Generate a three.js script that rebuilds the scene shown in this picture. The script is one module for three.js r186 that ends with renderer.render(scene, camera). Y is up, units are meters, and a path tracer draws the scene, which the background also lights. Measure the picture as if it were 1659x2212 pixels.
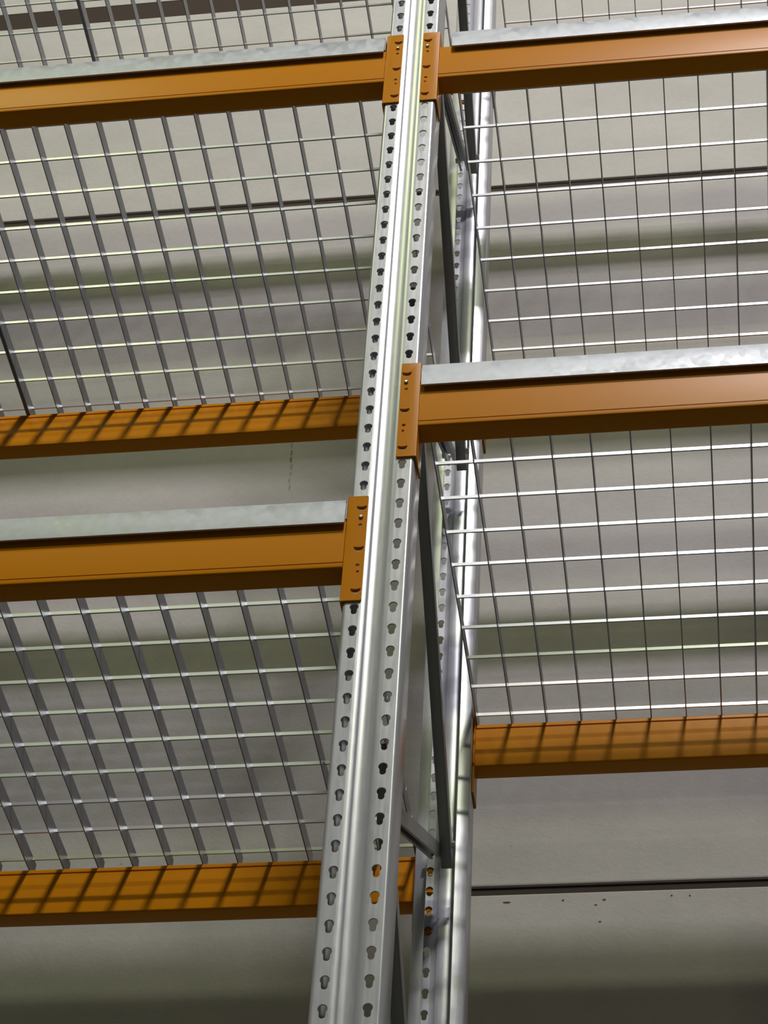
import * as THREE from 'three';
import { mergeGeometries, mergeVertices, toCreasedNormals } from 'three/addons/utils/BufferGeometryUtils.js';
import { RectAreaLightUniformsLib } from 'three/addons/lights/RectAreaLightUniformsLib.js';

// ---------------------------------------------------------------- camera, light, exposure
// Heights: the floor is y = 0; Y0 is the height of the topmost slot of the post seen in the photo.
// The rack's front face is z = 0, the post stands at x = 0 and the aisle is towards +z.
const Y0 = 6.05;
const scene = new THREE.Scene();
scene.background = new THREE.Color(0x000000);
const camera = new THREE.PerspectiveCamera(2 * Math.atan(1106 / 4907.76) * 180 / Math.PI, 1659 / 2212, 0.05, 60);
camera.position.set(0.535, Y0 - 4.4512, 2.9231);
{
  const yaw = 0.178752, pitch = 0.760531, roll = 0.0692605;
  const f = new THREE.Vector3(-Math.sin(yaw) * Math.cos(pitch), Math.sin(pitch), -Math.cos(yaw) * Math.cos(pitch));
  const r = new THREE.Vector3().crossVectors(f, new THREE.Vector3(0, 1, 0)).normalize();
  const u = new THREE.Vector3().crossVectors(r, f);
  const up = r.clone().multiplyScalar(-Math.sin(roll)).addScaledVector(u, Math.cos(roll));
  camera.up.copy(up);
  camera.lookAt(camera.position.clone().add(f));
}
const renderer = new THREE.WebGLRenderer({ antialias: true });
renderer.toneMapping = THREE.LinearToneMapping;
renderer.toneMappingExposure = 1.0;
renderer.shadowMap.enabled = true;
RectAreaLightUniformsLib.init();
// linear aisle luminaires, their length along x: x, height above Y0, z, length, light colour, candela of each face, label
const FACE = 0.26, TILT = 0.45;
const LAMPS = [
  [1.75, 7.0, 5.8, 1.2, [1.0, 0.925, 0.955], 212, 'linear aisle luminaire with cool white light, the nearest to the closer spaced bay'],
  [-3.4, 7.0, 4.7, 1.2, [0.90, 1.0, 0.50], 30, 'linear aisle luminaire with greenish light, facing the wider spaced bay'],
  [1.75, 7.0, 8.6, 1.2, [0.96, 1.0, 0.68], 74, 'linear aisle luminaire with faintly greenish light, farther from the rack'],
];

// ---------------------------------------------------------------- helpers
let seed = 7;
const rnd = () => { seed = (seed * 1664525 + 1013904223) >>> 0; return seed / 4294967296; };
const used = {};
function numbered(n) { used[n] = (used[n] ?? -1) + 1; return used[n] ? `${n}_${String(used[n]).padStart(3, '0')}` : n; }
function thing(name, label, category, pos = [0, 0, 0], group) {
  const o = new THREE.Group(); o.name = numbered(name); o.position.set(...pos); scene.add(o);
  o.userData = { label, category, kind: 'thing' }; if (group) o.userData.group = group;
  return o;
}
function part(name, g, m, parent, label) {
  const o = new THREE.Mesh(g, m); o.name = name; o.castShadow = o.receiveShadow = true; parent.add(o);
  if (label) o.userData.label = label;
  return o;
}
function structure(name, g, m, label) {
  const o = g ? new THREE.Mesh(g, m) : new THREE.Group(); o.name = name; scene.add(o);
  o.castShadow = o.receiveShadow = true; o.userData = { kind: 'structure', label };
  return o;
}
const box = (x0, x1, y0, y1, z0, z1) => new THREE.BoxGeometry(x1 - x0, y1 - y0, z1 - z0).translate((x0 + x1) / 2, (y0 + y1) / 2, (z0 + z1) / 2);
// box-mapped uv in metres
function boxUV(g) {
  g = g.index ? g.toNonIndexed() : g; g.computeVertexNormals();
  const p = g.attributes.position, n = g.attributes.normal, uv = new Float32Array(p.count * 2);
  for (let i = 0; i < p.count; i++) {
    const a = Math.abs(n.getX(i)), b = Math.abs(n.getY(i)), c = Math.abs(n.getZ(i));
    const [u, v] = a > b && a > c ? [p.getZ(i), p.getY(i)] : b > c ? [p.getX(i), p.getZ(i)] : [p.getX(i), p.getY(i)];
    uv[2 * i] = u; uv[2 * i + 1] = v;
  }
  g.setAttribute('uv', new THREE.BufferAttribute(uv, 2));
  return g;
}
const bare = (g) => { g = g.index ? g.toNonIndexed() : g; for (const k of Object.keys(g.attributes)) if (k !== 'position') g.deleteAttribute(k); return g; };
const join = (list, crease = 0.5) => {
  const g = toCreasedNormals(mergeGeometries(list.map(bare)), crease);
  const n = g.attributes.normal.clone(); const o = boxUV(g); o.setAttribute('normal', n); return o;
};
// round the corners of an open or closed 2D path: points [x, y, radius]
function rounded(pts, closed = false, seg = 4) {
  const out = [], N = pts.length;
  for (let i = 0; i < N; i++) {
    const [x, y, r] = pts[i];
    if (!r || (!closed && (i === 0 || i === N - 1))) { out.push([x, y]); continue; }
    const a = pts[(i + N - 1) % N], b = pts[(i + 1) % N];
    const da = [a[0] - x, a[1] - y], db = [b[0] - x, b[1] - y], la = Math.hypot(...da), lb = Math.hypot(...db);
    const p0 = [x + da[0] / la * r, y + da[1] / la * r], p1 = [x + db[0] / lb * r, y + db[1] / lb * r];
    for (let k = 0; k <= seg; k++) { const t = k / seg, s = 1 - t; out.push([s * s * p0[0] + 2 * s * t * x + t * t * p1[0], s * s * p0[1] + 2 * s * t * y + t * t * p1[1]]); }
  }
  return out;
}
// bent sheet: an open path in (a, b) given a thickness to its right side and drawn along the third axis;
// put(a, b, c) places a point
function sheet(path, t, c0, c1, put) {
  const N = path.length, off = [];
  for (let i = 0; i < N; i++) {
    const nrm = [];
    if (i > 0) { const d = [path[i][0] - path[i - 1][0], path[i][1] - path[i - 1][1]], l = Math.hypot(...d); nrm.push([d[1] / l, -d[0] / l]); }
    if (i < N - 1) { const d = [path[i + 1][0] - path[i][0], path[i + 1][1] - path[i][1]], l = Math.hypot(...d); nrm.push([d[1] / l, -d[0] / l]); }
    let n = nrm.length === 2 ? [(nrm[0][0] + nrm[1][0]), (nrm[0][1] + nrm[1][1])] : nrm[0];
    if (nrm.length === 2) { const q = 1 + nrm[0][0] * nrm[1][0] + nrm[0][1] * nrm[1][1]; n = [n[0] / q, n[1] / q]; }
    off.push([path[i][0] + n[0] * t, path[i][1] + n[1] * t]);
  }
  const loop = [...path, ...off.reverse()], M = loop.length, v = [];
  const P = (q, c) => put(q[0], q[1], c);
  for (let i = 0; i < M; i++) {
    const a = loop[i], b = loop[(i + 1) % M];
    v.push(...P(a, c0), ...P(a, c1), ...P(b, c1), ...P(a, c0), ...P(b, c1), ...P(b, c0));
  }
  for (let i = 0; i < N - 1; i++) {
    const a = loop[i], b = loop[i + 1], c = loop[M - 2 - i], d = loop[M - 1 - i];
    for (const [cc, fl] of [[c0, 0], [c1, 1]]) {
      const q = fl ? [a, b, c, a, c, d] : [a, c, b, a, d, c];
      for (const k of q) v.push(...P(k, cc));
    }
  }
  const g = new THREE.BufferGeometry(); g.setAttribute('position', new THREE.Float32BufferAttribute(v, 3));
  return g;
}

// ---------------------------------------------------------------- textures and materials
function noiseGrid(n) { const a = new Float32Array(n * n); for (let i = 0; i < a.length; i++) a[i] = rnd(); return a; }
const NG = 64, ng = noiseGrid(NG);
function vnoise(x, y, px, py) {          // tiling value noise with integer periods
  const xi = Math.floor(x), yi = Math.floor(y), fx = x - xi, fy = y - yi, sx = fx * fx * (3 - 2 * fx), sy = fy * fy * (3 - 2 * fy);
  const g = (i, j) => ng[(((j % py) + py) % py * 17 + (((i % px) + px) % px) * 3 + ((j % py + py) % py) * (((i % px) + px) % px) * 7) % (NG * NG)];
  return (g(xi, yi) * (1 - sx) + g(xi + 1, yi) * sx) * (1 - sy) + (g(xi, yi + 1) * (1 - sx) + g(xi + 1, yi + 1) * sx) * sy;
}
function dataTex(n, fn, metres, srgb) {
  const d = new Uint8Array(n * n * 4);
  for (let j = 0; j < n; j++) for (let i = 0; i < n; i++) {
    const c = fn(i / n, j / n), k = (j * n + i) * 4;
    d[k] = c[0]; d[k + 1] = c[1]; d[k + 2] = c[2]; d[k + 3] = 255;
  }
  const t = new THREE.DataTexture(d, n, n); t.wrapS = t.wrapT = THREE.RepeatWrapping; t.magFilter = THREE.LinearFilter;
  t.minFilter = THREE.LinearMipmapLinearFilter; t.generateMipmaps = true; t.repeat.set(1 / metres[0], 1 / metres[1]);
  if (srgb) t.colorSpace = THREE.SRGBColorSpace; t.needsUpdate = true; return t;
}
// zinc spangle: crystal cells of differing tone and gloss
function spangle(cells) {
  const pts = []; for (let j = 0; j < cells; j++) for (let i = 0; i < cells; i++) pts.push([(i + rnd()) / cells, (j + rnd()) / cells, rnd()]);
  return (u, v) => {
    const ci = Math.floor(u * cells), cj = Math.floor(v * cells); let best = 9, val = 0;
    for (let b = -1; b <= 1; b++) for (let a = -1; a <= 1; a++) {
      const p = pts[((cj + b + cells) % cells) * cells + (ci + a + cells) % cells];
      let dx = Math.abs(p[0] - u), dy = Math.abs(p[1] - v); dx = Math.min(dx, 1 - dx); dy = Math.min(dy, 1 - dy);
      const d = dx * dx + dy * dy; if (d < best) { best = d; val = p[2]; }
    }
    return val;
  };
}
const sp1 = spangle(24), sp2 = spangle(40);
const zincColour = dataTex(512, (u, v) => { const s = 0.6 * sp1(u, v) + 0.4 * vnoise(u * 32, v * 32, 32, 32), k = 196 + 24 * (s - 0.5); return [k, k + 1, k + 3]; }, [0.4, 0.4], true);
const zincRough = dataTex(512, (u, v) => { const s = 0.7 * sp1(u, v) + 0.3 * vnoise(u * 48, v * 48, 48, 48); const k = 125 + 50 * (s - 0.5); return [k, k, k]; }, [0.4, 0.4]);
const rolledColour = dataTex(512, (u, v) => { const k = 214 + 8 * (vnoise(u * 64, v * 4, 64, 4) - 0.5) + 6 * (sp2(u, v) - 0.5); return [k, k + 1, k + 3]; }, [0.25, 1.0], true);
const rolledRough = dataTex(512, (u, v) => { const k = 116 + 22 * (vnoise(u * 60, v * 3, 60, 3) - 0.5) + 8 * (sp2(u, v) - 0.5); return [k, k, k]; }, [0.25, 1.0]);
const concrete = dataTex(1024, (u, v) => {
  let n = 0.5 * vnoise(u * 6, v * 18, 6, 18) + 0.3 * vnoise(u * 24, v * 48, 24, 48) + 0.2 * vnoise(u * 200, v * 200, 200, 200);
  let k = 181 + 18 * (n - 0.5);
  const pit = vnoise(u * 310, v * 420, 310, 420) * vnoise(u * 40 + 9, v * 40, 40, 40); if (pit > 0.93) k -= 60;
  return [k, k - 1, k - 4];
}, [3.2, 3.2], true);
const concreteBump = dataTex(512, (u, v) => { const k = 255 * (0.5 * vnoise(u * 60, v * 60, 60, 60) + 0.5 * vnoise(u * 256, v * 256, 256, 256)); return [k, k, k]; }, [1.6, 1.6]);
const floorTex = dataTex(512, (u, v) => { const k = 74 + 24 * (0.6 * vnoise(u * 8, v * 8, 8, 8) + 0.4 * vnoise(u * 64, v * 64, 64, 64) - 0.5); return [k, k, k - 3]; }, [5, 5], true);

const std = (o) => new THREE.MeshStandardMaterial(o);
const M = {
  rolled: std({ color: 0xf6f9ff, map: rolledColour, roughness: 0.70, roughnessMap: rolledRough, metalness: 0.38 }),
  zinc: std({ color: 0xe6ecf2, map: zincColour, roughness: 1.0, roughnessMap: zincRough, metalness: 0.3 }),
  wire: std({ color: 0x8c9096, roughness: 0.38, metalness: 0.6 }),
  rod: std({ color: 0xc4c8cc, roughness: 0.34, metalness: 0.6 }),
  brace: std({ color: 0xc4c6c4, map: rolledColour, roughness: 0.85, roughnessMap: rolledRough, metalness: 0.5 }),
  paint: new THREE.MeshPhysicalMaterial({ color: new THREE.Color().setRGB(0.62, 0.232, 0.004), roughness: 0.32, specularIntensity: 0.22 }),
  bolt: std({ color: 0xd8d8d4, roughness: 0.35, metalness: 0.9 }),
  concrete: std({ color: 0xffffff, map: concrete, roughness: 0.92, bumpMap: concreteBump, bumpScale: 0.001 }),
  sealant: std({ color: 0x3a302b, roughness: 0.9 }),
  stain: std({ color: 0xa39b90, roughness: 0.95 }),
  stainDark: std({ color: 0x857c70, roughness: 0.95 }),
  pit: std({ color: 0x55504a, roughness: 0.95 }),
  brown: std({ color: 0x352a22, roughness: 0.8 }),
  floor: std({ color: 0xffffff, map: floorTex, roughness: 0.55 }),
  liner: std({ color: 0x66686a, roughness: 0.7 }),
  side: std({ color: 0x4a4a48, roughness: 0.9 }),
  lampShell: std({ color: 0x9a9da0, roughness: 0.4, metalness: 0.8 }),
  lampDark: std({ color: 0x303234, roughness: 0.6 }),
};

// ---------------------------------------------------------------- the hall
const WX = 12, ZB = -2.37, ZF = 16, HC = 14.0;
structure('floor', boxUV(box(-WX - 0.2, WX + 0.2, -0.2, 0, ZB - 0.3, ZF + 0.2)), M.floor, 'grey concrete warehouse floor');
structure('ceiling', boxUV(box(-WX - 0.2, WX + 0.2, HC, HC + 0.2, ZB - 0.3, ZF + 0.2)), M.liner, 'grey metal liner ceiling');
structure('wall_left', boxUV(box(-WX - 0.2, -WX, 0, HC, ZB - 0.3, ZF)), M.side, 'plain grey end wall');
structure('wall_right', boxUV(box(WX, WX + 0.2, 0, HC, ZB - 0.3, ZF)), M.side, 'plain grey end wall');
structure('wall_front', boxUV(box(-WX - 0.2, WX + 0.2, 0, HC, ZF, ZF + 0.2)), M.side, 'plain grey wall across the aisle');
{
  // precast wall panels with recessed, sealed joints between them
  const w = structure('wall_back', null, null, 'pale grey concrete panel wall behind the rack');
  const J2 = [Y0 - 0.840, Y0 - 0.810], J1 = [Y0 + 2.304, Y0 + 2.337], T = [Y0 + 3.650, Y0 + 3.768];
  const panel = (y0, y1) => {
    const c = 0.005;
    const prof = rounded([[ZB - 0.22, y0], [ZB, y0, c], [ZB, y1, c], [ZB - 0.22, y1]], false, 2);
    const sh = new THREE.Shape(prof.map(q => new THREE.Vector2(q[0], q[1])));
    const g = new THREE.ExtrudeGeometry(sh, { depth: 2 * WX, bevelEnabled: false });
    // shape x -> z, shape y -> y, depth -> x
    g.applyMatrix4(new THREE.Matrix4().makeBasis(new THREE.Vector3(0, 0, 1), new THREE.Vector3(0, 1, 0), new THREE.Vector3(-1, 0, 0))).translate(WX, 0, 0);
    return boxUV(g);
  };
  part('wall_panel', panel(0, J2[0]), M.concrete, w);
  part('wall_panel', panel(J2[1], J1[0]), M.concrete, w);
  part('wall_panel', panel(J1[1], T[0]), M.concrete, w);
  part('wall_panel', panel(T[1], HC), M.concrete, w);
  for (const j of [J2, J1]) part('joint_sealant', box(-WX, WX, j[0], j[1], ZB - 0.1, ZB - 0.011), M.sealant, w, 'dark recessed joint');
  // a rusty streak and a few blow holes in the concrete, each with an uneven outline
  const blot = (x, y, bw, bh, m, name, label) => {
    const q = []; for (let k = 0; k < 14; k++) { const a = 2 * Math.PI * k / 14, j = 0.7 + 0.5 * rnd(); q.push(new THREE.Vector2(x + bw / 2 * j * Math.cos(a), Y0 + y + bh / 2 * j * Math.sin(a))); }
    part(name, new THREE.ShapeGeometry(new THREE.Shape(q)).translate(0, 0, ZB + 0.0006), m, w, label);
  };
  for (let k = 0; k < 7; k++) blot(-0.752 + 0.005 * (rnd() - 0.5) + 0.001 * k, 1.0 - 0.033 * k, 0.005 + 0.004 * rnd(), 0.022 + 0.02 * rnd(), k === 1 || k === 2 ? M.stainDark : M.stain, 'stain', 'thin brown streak');
  for (const [x, y, a, b] of [[0, -0.867, 0.022, 0.007], [0.157, -0.866, 0.007, 0.007], [0.271, -0.868, 0.010, 0.007], [0.258, -0.939, 0.009, 0.005], [0.247, -0.884, 0.008, 0.005], [0.456, -0.861, 0.007, 0.006], [0.506, -0.863, 0.006, 0.006], [-0.42, -1.17, 0.007, 0.008]]) blot(x, y, a, b, M.pit, 'blow_hole');
  const t = structure('trim_1', box(-WX, WX, T[0], T[1], ZB - 0.12, ZB - 0.004), M.brown, 'dark brown band along the top of the wall panels');
}

// ---------------------------------------------------------------- upright frames
const POST_TOP = Y0 + 3.2, PITCH = 0.05;
function postGeometry() {
  const put = (a, b, c) => [a, c, b];
  const HW = 0.0555, D = 0.088, L = 0.0238, C = 0.0142, R = 0.0055;
  const list = [];
  const outer = (s) => rounded([[s * 0.030, -D - 0.0034], [s * HW, -D, 0.004], [s * HW, 0, 0.0062], [s * 0.049, 0]]);
  let o = outer(1).reverse(); list.push(sheet(o, 0.002, 0.01, POST_TOP, put));           // right flange and lip
  o = outer(-1); list.push(sheet(o, 0.002, 0.01, POST_TOP, put));                         // left flange and lip
  list.push(sheet(rounded([[-0.0255, 0], [-L, 0, 0.001], [-C, -0.0016, 0.001], [-C + 0.0016, -R, 0.0015], [C - 0.0016, -R, 0.0015], [C, -0.0016, 0.001], [L, 0, 0.001], [0.0255, 0]]), 0.002, 0.01, POST_TOP, put));
  // perforated lanes: one tile for each slot
  const hx = 0.0343, n = Math.floor((POST_TOP - Y0) / PITCH);
  const hole = (x) => {
    const q = [], r1 = 0.0078, r2 = 0.0054, dy = -0.0115;
    const a0 = Math.asin(r2 / r1);
    for (let k = 0; k <= 14; k++) { const a = -Math.PI / 2 + a0 + (2 * Math.PI - 2 * a0) * k / 14; q.push([x + r1 * Math.cos(a), r1 * Math.sin(a)]); }
    for (let k = 0; k <= 6; k++) { const a = Math.PI + Math.PI * k / 6; q.push([x + r2 * Math.cos(a), dy + r2 * Math.sin(a)]); }
    return q;
  };
  for (const s of [-1, 1]) {
    const x0 = s < 0 ? -0.049 : 0.0255, x1 = s < 0 ? -0.0255 : 0.049, h = hole(s * hx);
    const sh = new THREE.Shape([[x0, -0.030], [x1, -0.030], [x1, 0.020], [x0, 0.020]].map(q => new THREE.Vector2(...q)));
    sh.holes.push(new THREE.Path(h.map(q => new THREE.Vector2(...q))));
    const f = bare(new THREE.ShapeGeometry(sh)), b = f.clone().scale(1, 1, 1).translate(0, 0, -0.003);
    const ix = b.attributes.position; for (let i = 0; i < ix.count; i += 3) { const t = [ix.getX(i), ix.getY(i), ix.getZ(i)]; ix.setXYZ(i, ix.getX(i + 1), ix.getY(i + 1), ix.getZ(i + 1)); ix.setXYZ(i + 1, ...t); }
    const wv = []; for (let k = 0; k < h.length; k++) { const a = h[k], c = h[(k + 1) % h.length]; wv.push(a[0], a[1], 0, a[0], a[1], -0.003, c[0], c[1], -0.003, a[0], a[1], 0, c[0], c[1], -0.003, c[0], c[1], 0); }
    const wg = new THREE.BufferGeometry(); wg.setAttribute('position', new THREE.Float32BufferAttribute(wv, 3));
    const tile = mergeGeometries([f, b, wg]);
    const lo = -Math.floor((Y0 - 2.6) / PITCH);
    for (let i = lo; i < n; i++) list.push(tile.clone().translate(0, Y0 + i * PITCH, 0));
    list.push(box(x0, x1, 0.01, Y0 + lo * PITCH - 0.030, -0.002, 0));
  }
  return join(list, 0.6);
}
// cold rolled brace: a channel between two points of the frame's plane, web towards the aisle
function braceGeometry(zy0, zy1, x0, x1) {
  const a = new THREE.Vector2(...zy0), b = new THREE.Vector2(...zy1), d = b.clone().sub(a), len = d.length(); d.normalize();
  let n = new THREE.Vector2(d.y, -d.x); if (n.x < 0) n.negate();
  const W = 0.016;
  const path = rounded([[x0 + 0.006, -W], [x0, -W], [x0, W, 0.004], [x1, W, 0.004], [x1, -W], [x1 - 0.006, -W]]);
  return join([sheet(path, 0.002, 0, len, (p, q, c) => [p, a.y + d.y * c + n.y * q, a.x + d.x * c + n.x * q])], 0.6);
}
const postGeo = postGeometry();
const NODES = [0.66 + 1.17 * 2, 0.66 + 1.17, 0.66, -0.51, -1.68, -2.85, -4.02, -5.19].map(v => v + Y0);
const DEPTH = -1.085;
const boltGeo = join([new THREE.CylinderGeometry(0.008, 0.008, 0.008, 6).rotateZ(Math.PI / 2)], 0.3);
function frame(label) {
  const f = thing('upright_frame', label, 'rack frame', [0, 0, 0], 'upright frames of the pallet rack');
  const a = part('front_upright', postGeo, M.rolled, f);
  const b = part('rear_upright', postGeo, M.rolled, f); b.rotation.y = Math.PI; b.position.z = DEPTH;
  for (const y of NODES) {
    const top = y + 0.76, bot = y - 0.50;
    if (top < POST_TOP - 0.05) {
      const d1 = part('diagonal_brace', braceGeometry([-0.075, top], [-1.0, y - 0.02], 0.001, 0.025), M.brace, f);
      const k = part('bolt', boltGeo, M.bolt, d1); k.position.set(0.029, y + 0.01, -0.965);
    }
    if (bot > 0.1 && y < POST_TOP) {
      const d2 = part('diagonal_brace', braceGeometry([-0.075, bot], [-1.0, y + 0.02], -0.025, -0.001), M.brace, f);
      const k = part('bolt', boltGeo, M.bolt, d2); k.position.set(-0.029, y, -0.965);
    }
  }
  for (const z of [-0.044, DEPTH + 0.044]) part('foot_plate', box(-0.09, 0.09, 0, 0.01, z - 0.075, z + 0.075), M.rolled, f);
  return f;
}
const BAY = 2.33;
frame('galvanised slotted post frame standing between the two bays, orange beams hooked on both sides');
{
  const src = scene.children.find(o => o.name === 'upright_frame');
  for (const [s, l] of [[-1, 'galvanised slotted post frame at the far end of the bay with wider spaced shelves'], [1, 'galvanised slotted post frame at the far end of the bay with closer spaced shelves']]) {
    const c = src.clone(); c.name = numbered('upright_frame'); c.position.x = s * BAY; c.userData = { ...src.userData, label: l }; scene.add(c);
  }
}

// ---------------------------------------------------------------- beams with hooked end connectors
const BH = 0.116, BZ0 = -0.045, BZ1 = 0.003, CX = 0.0605;
const beamLen = BAY - 2 * CX;
const makeBeam = (low) => {
  const p = rounded([[BZ1, low, 0.004], [BZ1, 0.011], [BZ1 - 0.001, 0.0118], [BZ1 - 0.001, 0.0132], [BZ1, 0.014], [BZ1, BH, 0.004], [BZ0, BH, 0.004], [BZ0, 0.106], [BZ0 + 0.0022, 0.1052], [BZ0 + 0.0022, 0.1018], [BZ0, 0.101], [BZ0, low, 0.004]], true, 4);
  const g = new THREE.ExtrudeGeometry(new THREE.Shape(p.map(q => new THREE.Vector2(...q))), { depth: beamLen, bevelEnabled: false });
  g.applyMatrix4(new THREE.Matrix4().makeBasis(new THREE.Vector3(0, 0, 1), new THREE.Vector3(0, 1, 0), new THREE.Vector3(-1, 0, 0))).translate(beamLen / 2, 0, 0);
  return join([g], 0.5);
};
const beamGeo = makeBeam(0), deepBeamGeo = makeBeam(-0.07);  // deep one: unseen, extra depth added only to lengthen its shadow on the wall
const crescent = (cx, cy) => {        // pressed-in hook opening: straight-ish top, round bottom
  const q = []; const w = 0.0092;
  for (let k = 0; k <= 10; k++) { const a = Math.PI + Math.PI * k / 10; q.push([cx + w * Math.cos(a), cy + 0.0025 + 0.0125 * Math.sin(a)]); }
  for (let k = 1; k < 6; k++) { const t = k / 6; q.push([cx + w - 2 * w * t, cy + 0.0025 - 0.0018 * Math.sin(Math.PI * t)]); }
  return q;
};
const disc = (cx, cy, r, n = 12) => Array.from({ length: n }, (_, k) => [cx + r * Math.cos(2 * Math.PI * k / n), cy + r * Math.sin(2 * Math.PI * k / n)]);
const HOOKS = [0.146, 0.046, -0.054];
function connectorGeometry(s) {         // s = +1: the post is on the connector's -x side (for a bay to its right)
  const y0 = -0.0795, y1 = 0.173, x0 = 0.0225, x1 = 0.0545, hx = 0.0335;
  const m = (q) => q.map(([a, b]) => new THREE.Vector2(s * a, b));
  const sh = new THREE.Shape(m([[x0 + 0.002, y0], [x1, y0], [x1, y1], [x0 + 0.002, y1], [x0, y1 - 0.002], [x0, y0 + 0.002]]));
  for (const h of HOOKS) sh.holes.push(new THREE.Path(m(crescent(hx, h))));
  for (const [x, y, r] of [[hx, 0.120, 0.0036], [hx + 0.0005, 0.101, 0.0034], [hx, 0.003, 0.0036], [hx - 0.001, -0.012, 0.0026]]) sh.holes.push(new THREE.Path(m(disc(x, y, r))));
  const face = new THREE.ExtrudeGeometry(sh, { depth: 0.0036, bevelEnabled: false }).translate(0, 0, 0.0005);
  let bend = rounded([[s * x1, 0.0041], [s * CX, 0.0041, 0.0045], [s * CX, -0.058]]);
  if (s < 0) bend = bend.reverse();
  const side = sheet(bend, 0.0036, y0, y1, (a, b, c) => [a, c, b]);
  return join([face, side], 0.6);
}
const tabGeo = (() => { const sh = new THREE.Shape(); sh.absarc(0, 0, 0.0088, Math.PI, 2 * Math.PI, false); sh.closePath(); return join([new THREE.ExtrudeGeometry(sh, { depth: 0.003, bevelEnabled: false, curveSegments: 8 })], 0.5); })();
const pinGeo = join([new THREE.CylinderGeometry(0.0042, 0.0042, 0.006, 10).rotateX(Math.PI / 2), new THREE.CylinderGeometry(0.0025, 0.0042, 0.002, 10).rotateX(Math.PI / 2).translate(0, 0, 0.004)], 0.5);
const connGeo = { '1': connectorGeometry(1), '-1': connectorGeometry(-1) };
function beam(label, xc, B, rear, deep) {
  const b = thing('rack_beam', label, 'beam', [xc, Y0 + B, rear ? DEPTH : 0], 'orange beams of the pallet rack');
  if (rear) b.rotation.y = Math.PI;
  part('box_section', deep ? deepBeamGeo : beamGeo, M.paint, b);
  for (const s of [1, -1]) {            // the connector at the low-x end hooks onto the post there
    const c = part('end_connector', connGeo[s], M.paint, b); c.position.x = -s * BAY / 2;
    for (const h of HOOKS) { const t = part('hook', tabGeo, M.paint, c); t.position.set(s * 0.0335, h + 0.006, 0.001); t.rotation.x = 1.6; }
    const p = part('locking_pin', pinGeo, M.bolt, c, 'small bright steel pin'); p.position.set(s * 0.0335, 0.120, 0.003);
  }
  return b;
}
const LEVELS = { wide: [2.668, 1.141, -0.309, -1.7585], close: [2.668, 1.141, -0.309, -1.409] };
const SHELF = ['two above the level beams', 'above the level beams', 'of the level beams', 'below the level beams'];
for (const [bay, xc] of [['wide', -BAY / 2], ['close', BAY / 2]])
  LEVELS[bay].forEach((B, i) => {
    beam(`orange front beam of the shelf ${SHELF[i]}, ${bay === 'wide' ? 'wider' : 'closer'} spaced bay`, xc, B, false, i === 1);
    beam(`orange rear beam of the shelf ${SHELF[i]}, ${bay === 'wide' ? 'wider' : 'closer'} spaced bay`, xc, B, true);
  });

// ---------------------------------------------------------------- bar grating decks
const BARS = 15, BP = 0.0772, RODS = 11, DW = (BARS - 1) * BP;
const barGeo = boxUV(box(-0.0012, 0.0012, 0.1165, 0.156, -1.078, 0.0055));
const rodGeo = boxUV(new THREE.BoxGeometry(DW + 0.003, 0.0084, 0.0034).translate(DW / 2, 0, 0));
const noseGeo = join([sheet(rounded([[-0.03, 0.1605], [0.0102, 0.1605, 0.004], [0.0138, 0.101]]), 0.004, 0.001, DW - 0.001, (a, b, c) => [c, b, a])], 0.6);
function deck(label, x0, B, dz = 0) {
  const d = thing('deck_panel', label, 'deck panel', [x0, Y0 + B, dz], 'grating deck panels of the pallet rack');
  part('front_edge_plate', noseGeo, M.zinc, d, 'galvanised edge plate with mottled zinc spangle');
  for (let k = 0; k < BARS; k++) part('bearing_bar', barGeo, M.wire, d).position.x = k * BP;
  for (let k = 0; k < RODS; k++) { const r = part('cross_rod', rodGeo, M.rod, d); r.position.set(0, 0.1512, -0.05 - 0.1 * k); r.rotation.x = -0.062 + 0.036 * (rnd() - 0.5); }
  return d;
}
const END = { wide: [-0.066, -0.069, -0.063, -0.061], close: [0.066, 0.100, 0.0885, 0.0625] };
for (const bay of ['wide', 'close']) LEVELS[bay].forEach((B, i) => {
  const e = END[bay][i], bn = bay === 'wide' ? 'wider' : 'closer';
  for (let k = 0; k < 2; k++) {
    const x = bay === 'wide' ? e - DW - k * (DW + 0.008) : e + k * (DW + 0.008);
    deck(`bar grating deck on shelf ${SHELF[i]}, ${bn} spaced bay, ${k ? 'off' : 'beside'} shared post`, x, B, k && i === 1 ? 0.004 : 0);
  }
});

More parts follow.
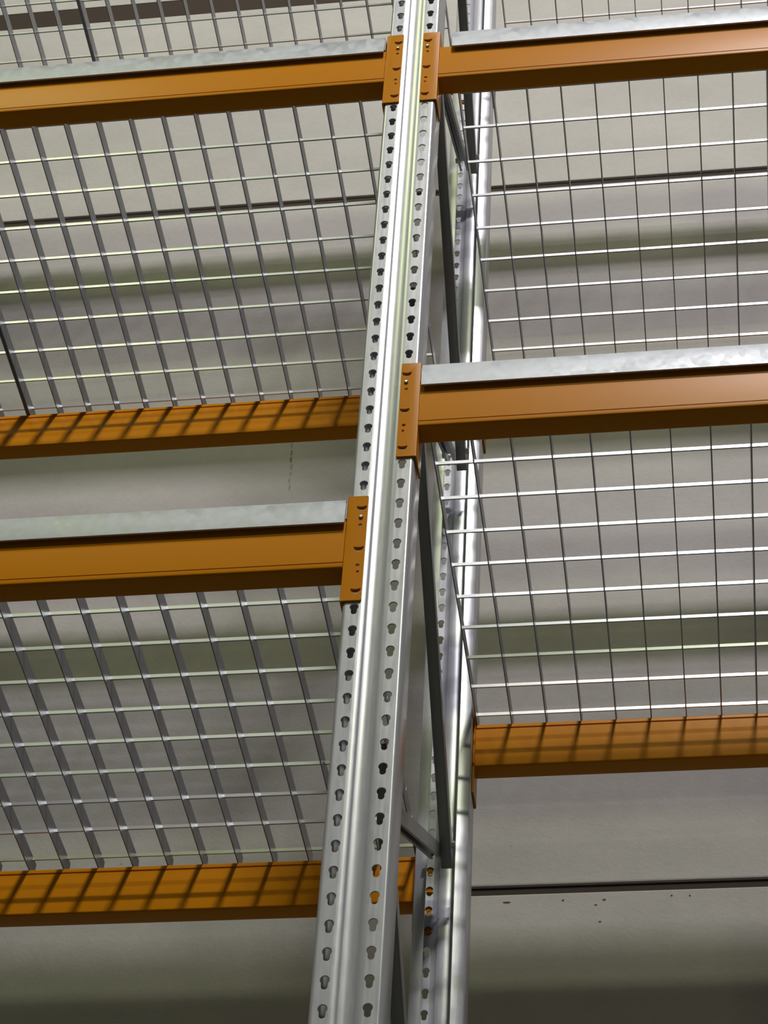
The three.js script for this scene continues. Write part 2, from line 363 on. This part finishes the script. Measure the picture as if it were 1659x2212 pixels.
// ---------------------------------------------------------------- linear aisle luminaires: a spine with two slanted glowing faces
for (const [x, y, z, len, col, cd, label] of LAMPS) {
  const l = thing('aisle_luminaire', label, 'luminaire', [x, Y0 + y, z], 'linear luminaires over the aisle');
  const c = Math.cos(TILT), sn = Math.sin(TILT), h = FACE * c, w = FACE * sn;      // a face runs from the keel (0, -h/2) up and out to (w, h/2)
  const sh = new THREE.Shape([[0, -h / 2 + 0.006], [w, h / 2 + 0.006], [w + 0.012, h / 2 + 0.012], [w + 0.012, h / 2 + 0.07], [-w - 0.012, h / 2 + 0.07], [-w - 0.012, h / 2 + 0.012], [-w, h / 2 + 0.006]].map(q => new THREE.Vector2(...q)));
  const g = new THREE.ExtrudeGeometry(sh, { depth: len + 0.04, bevelEnabled: false });
  g.applyMatrix4(new THREE.Matrix4().makeBasis(new THREE.Vector3(0, 0, 1), new THREE.Vector3(0, 1, 0), new THREE.Vector3(-1, 0, 0))).translate(len / 2 + 0.02, 0, 0);
  part('spine', join([g], 0.4), M.lampShell, l);
  const lc = new THREE.Color().setRGB(...col), glow = std({ color: 0xffffff, emissive: lc, emissiveIntensity: 8 });
  for (const s of [-1, 1]) {
    const n = new THREE.Vector3(0, -sn, s * c), mid = new THREE.Vector3(0, 0, s * w / 2);
    const f = part('diffuser', new THREE.BoxGeometry(len, FACE - 0.004, 0.003), glow, l); f.position.copy(mid).addScaledVector(n, -0.0005);
    f.lookAt(f.position.clone().add(n).add(l.position)); 
    const r = new THREE.RectAreaLight(lc, cd / (len * FACE), len, FACE); r.name = 'luminaire_light';
    r.position.copy(mid).addScaledVector(n, 0.004); l.add(r); r.lookAt(r.position.clone().add(n).add(l.position));
  }
  for (const s of [-1, 1]) part('suspension_cable', new THREE.CylinderGeometry(0.003, 0.003, HC - Y0 - y - h / 2 - 0.07, 6).translate(s * len * 0.4, h / 2 + 0.07 + (HC - Y0 - y - h / 2 - 0.07) / 2, 0), M.lampDark, l);
}

renderer.render(scene, camera);
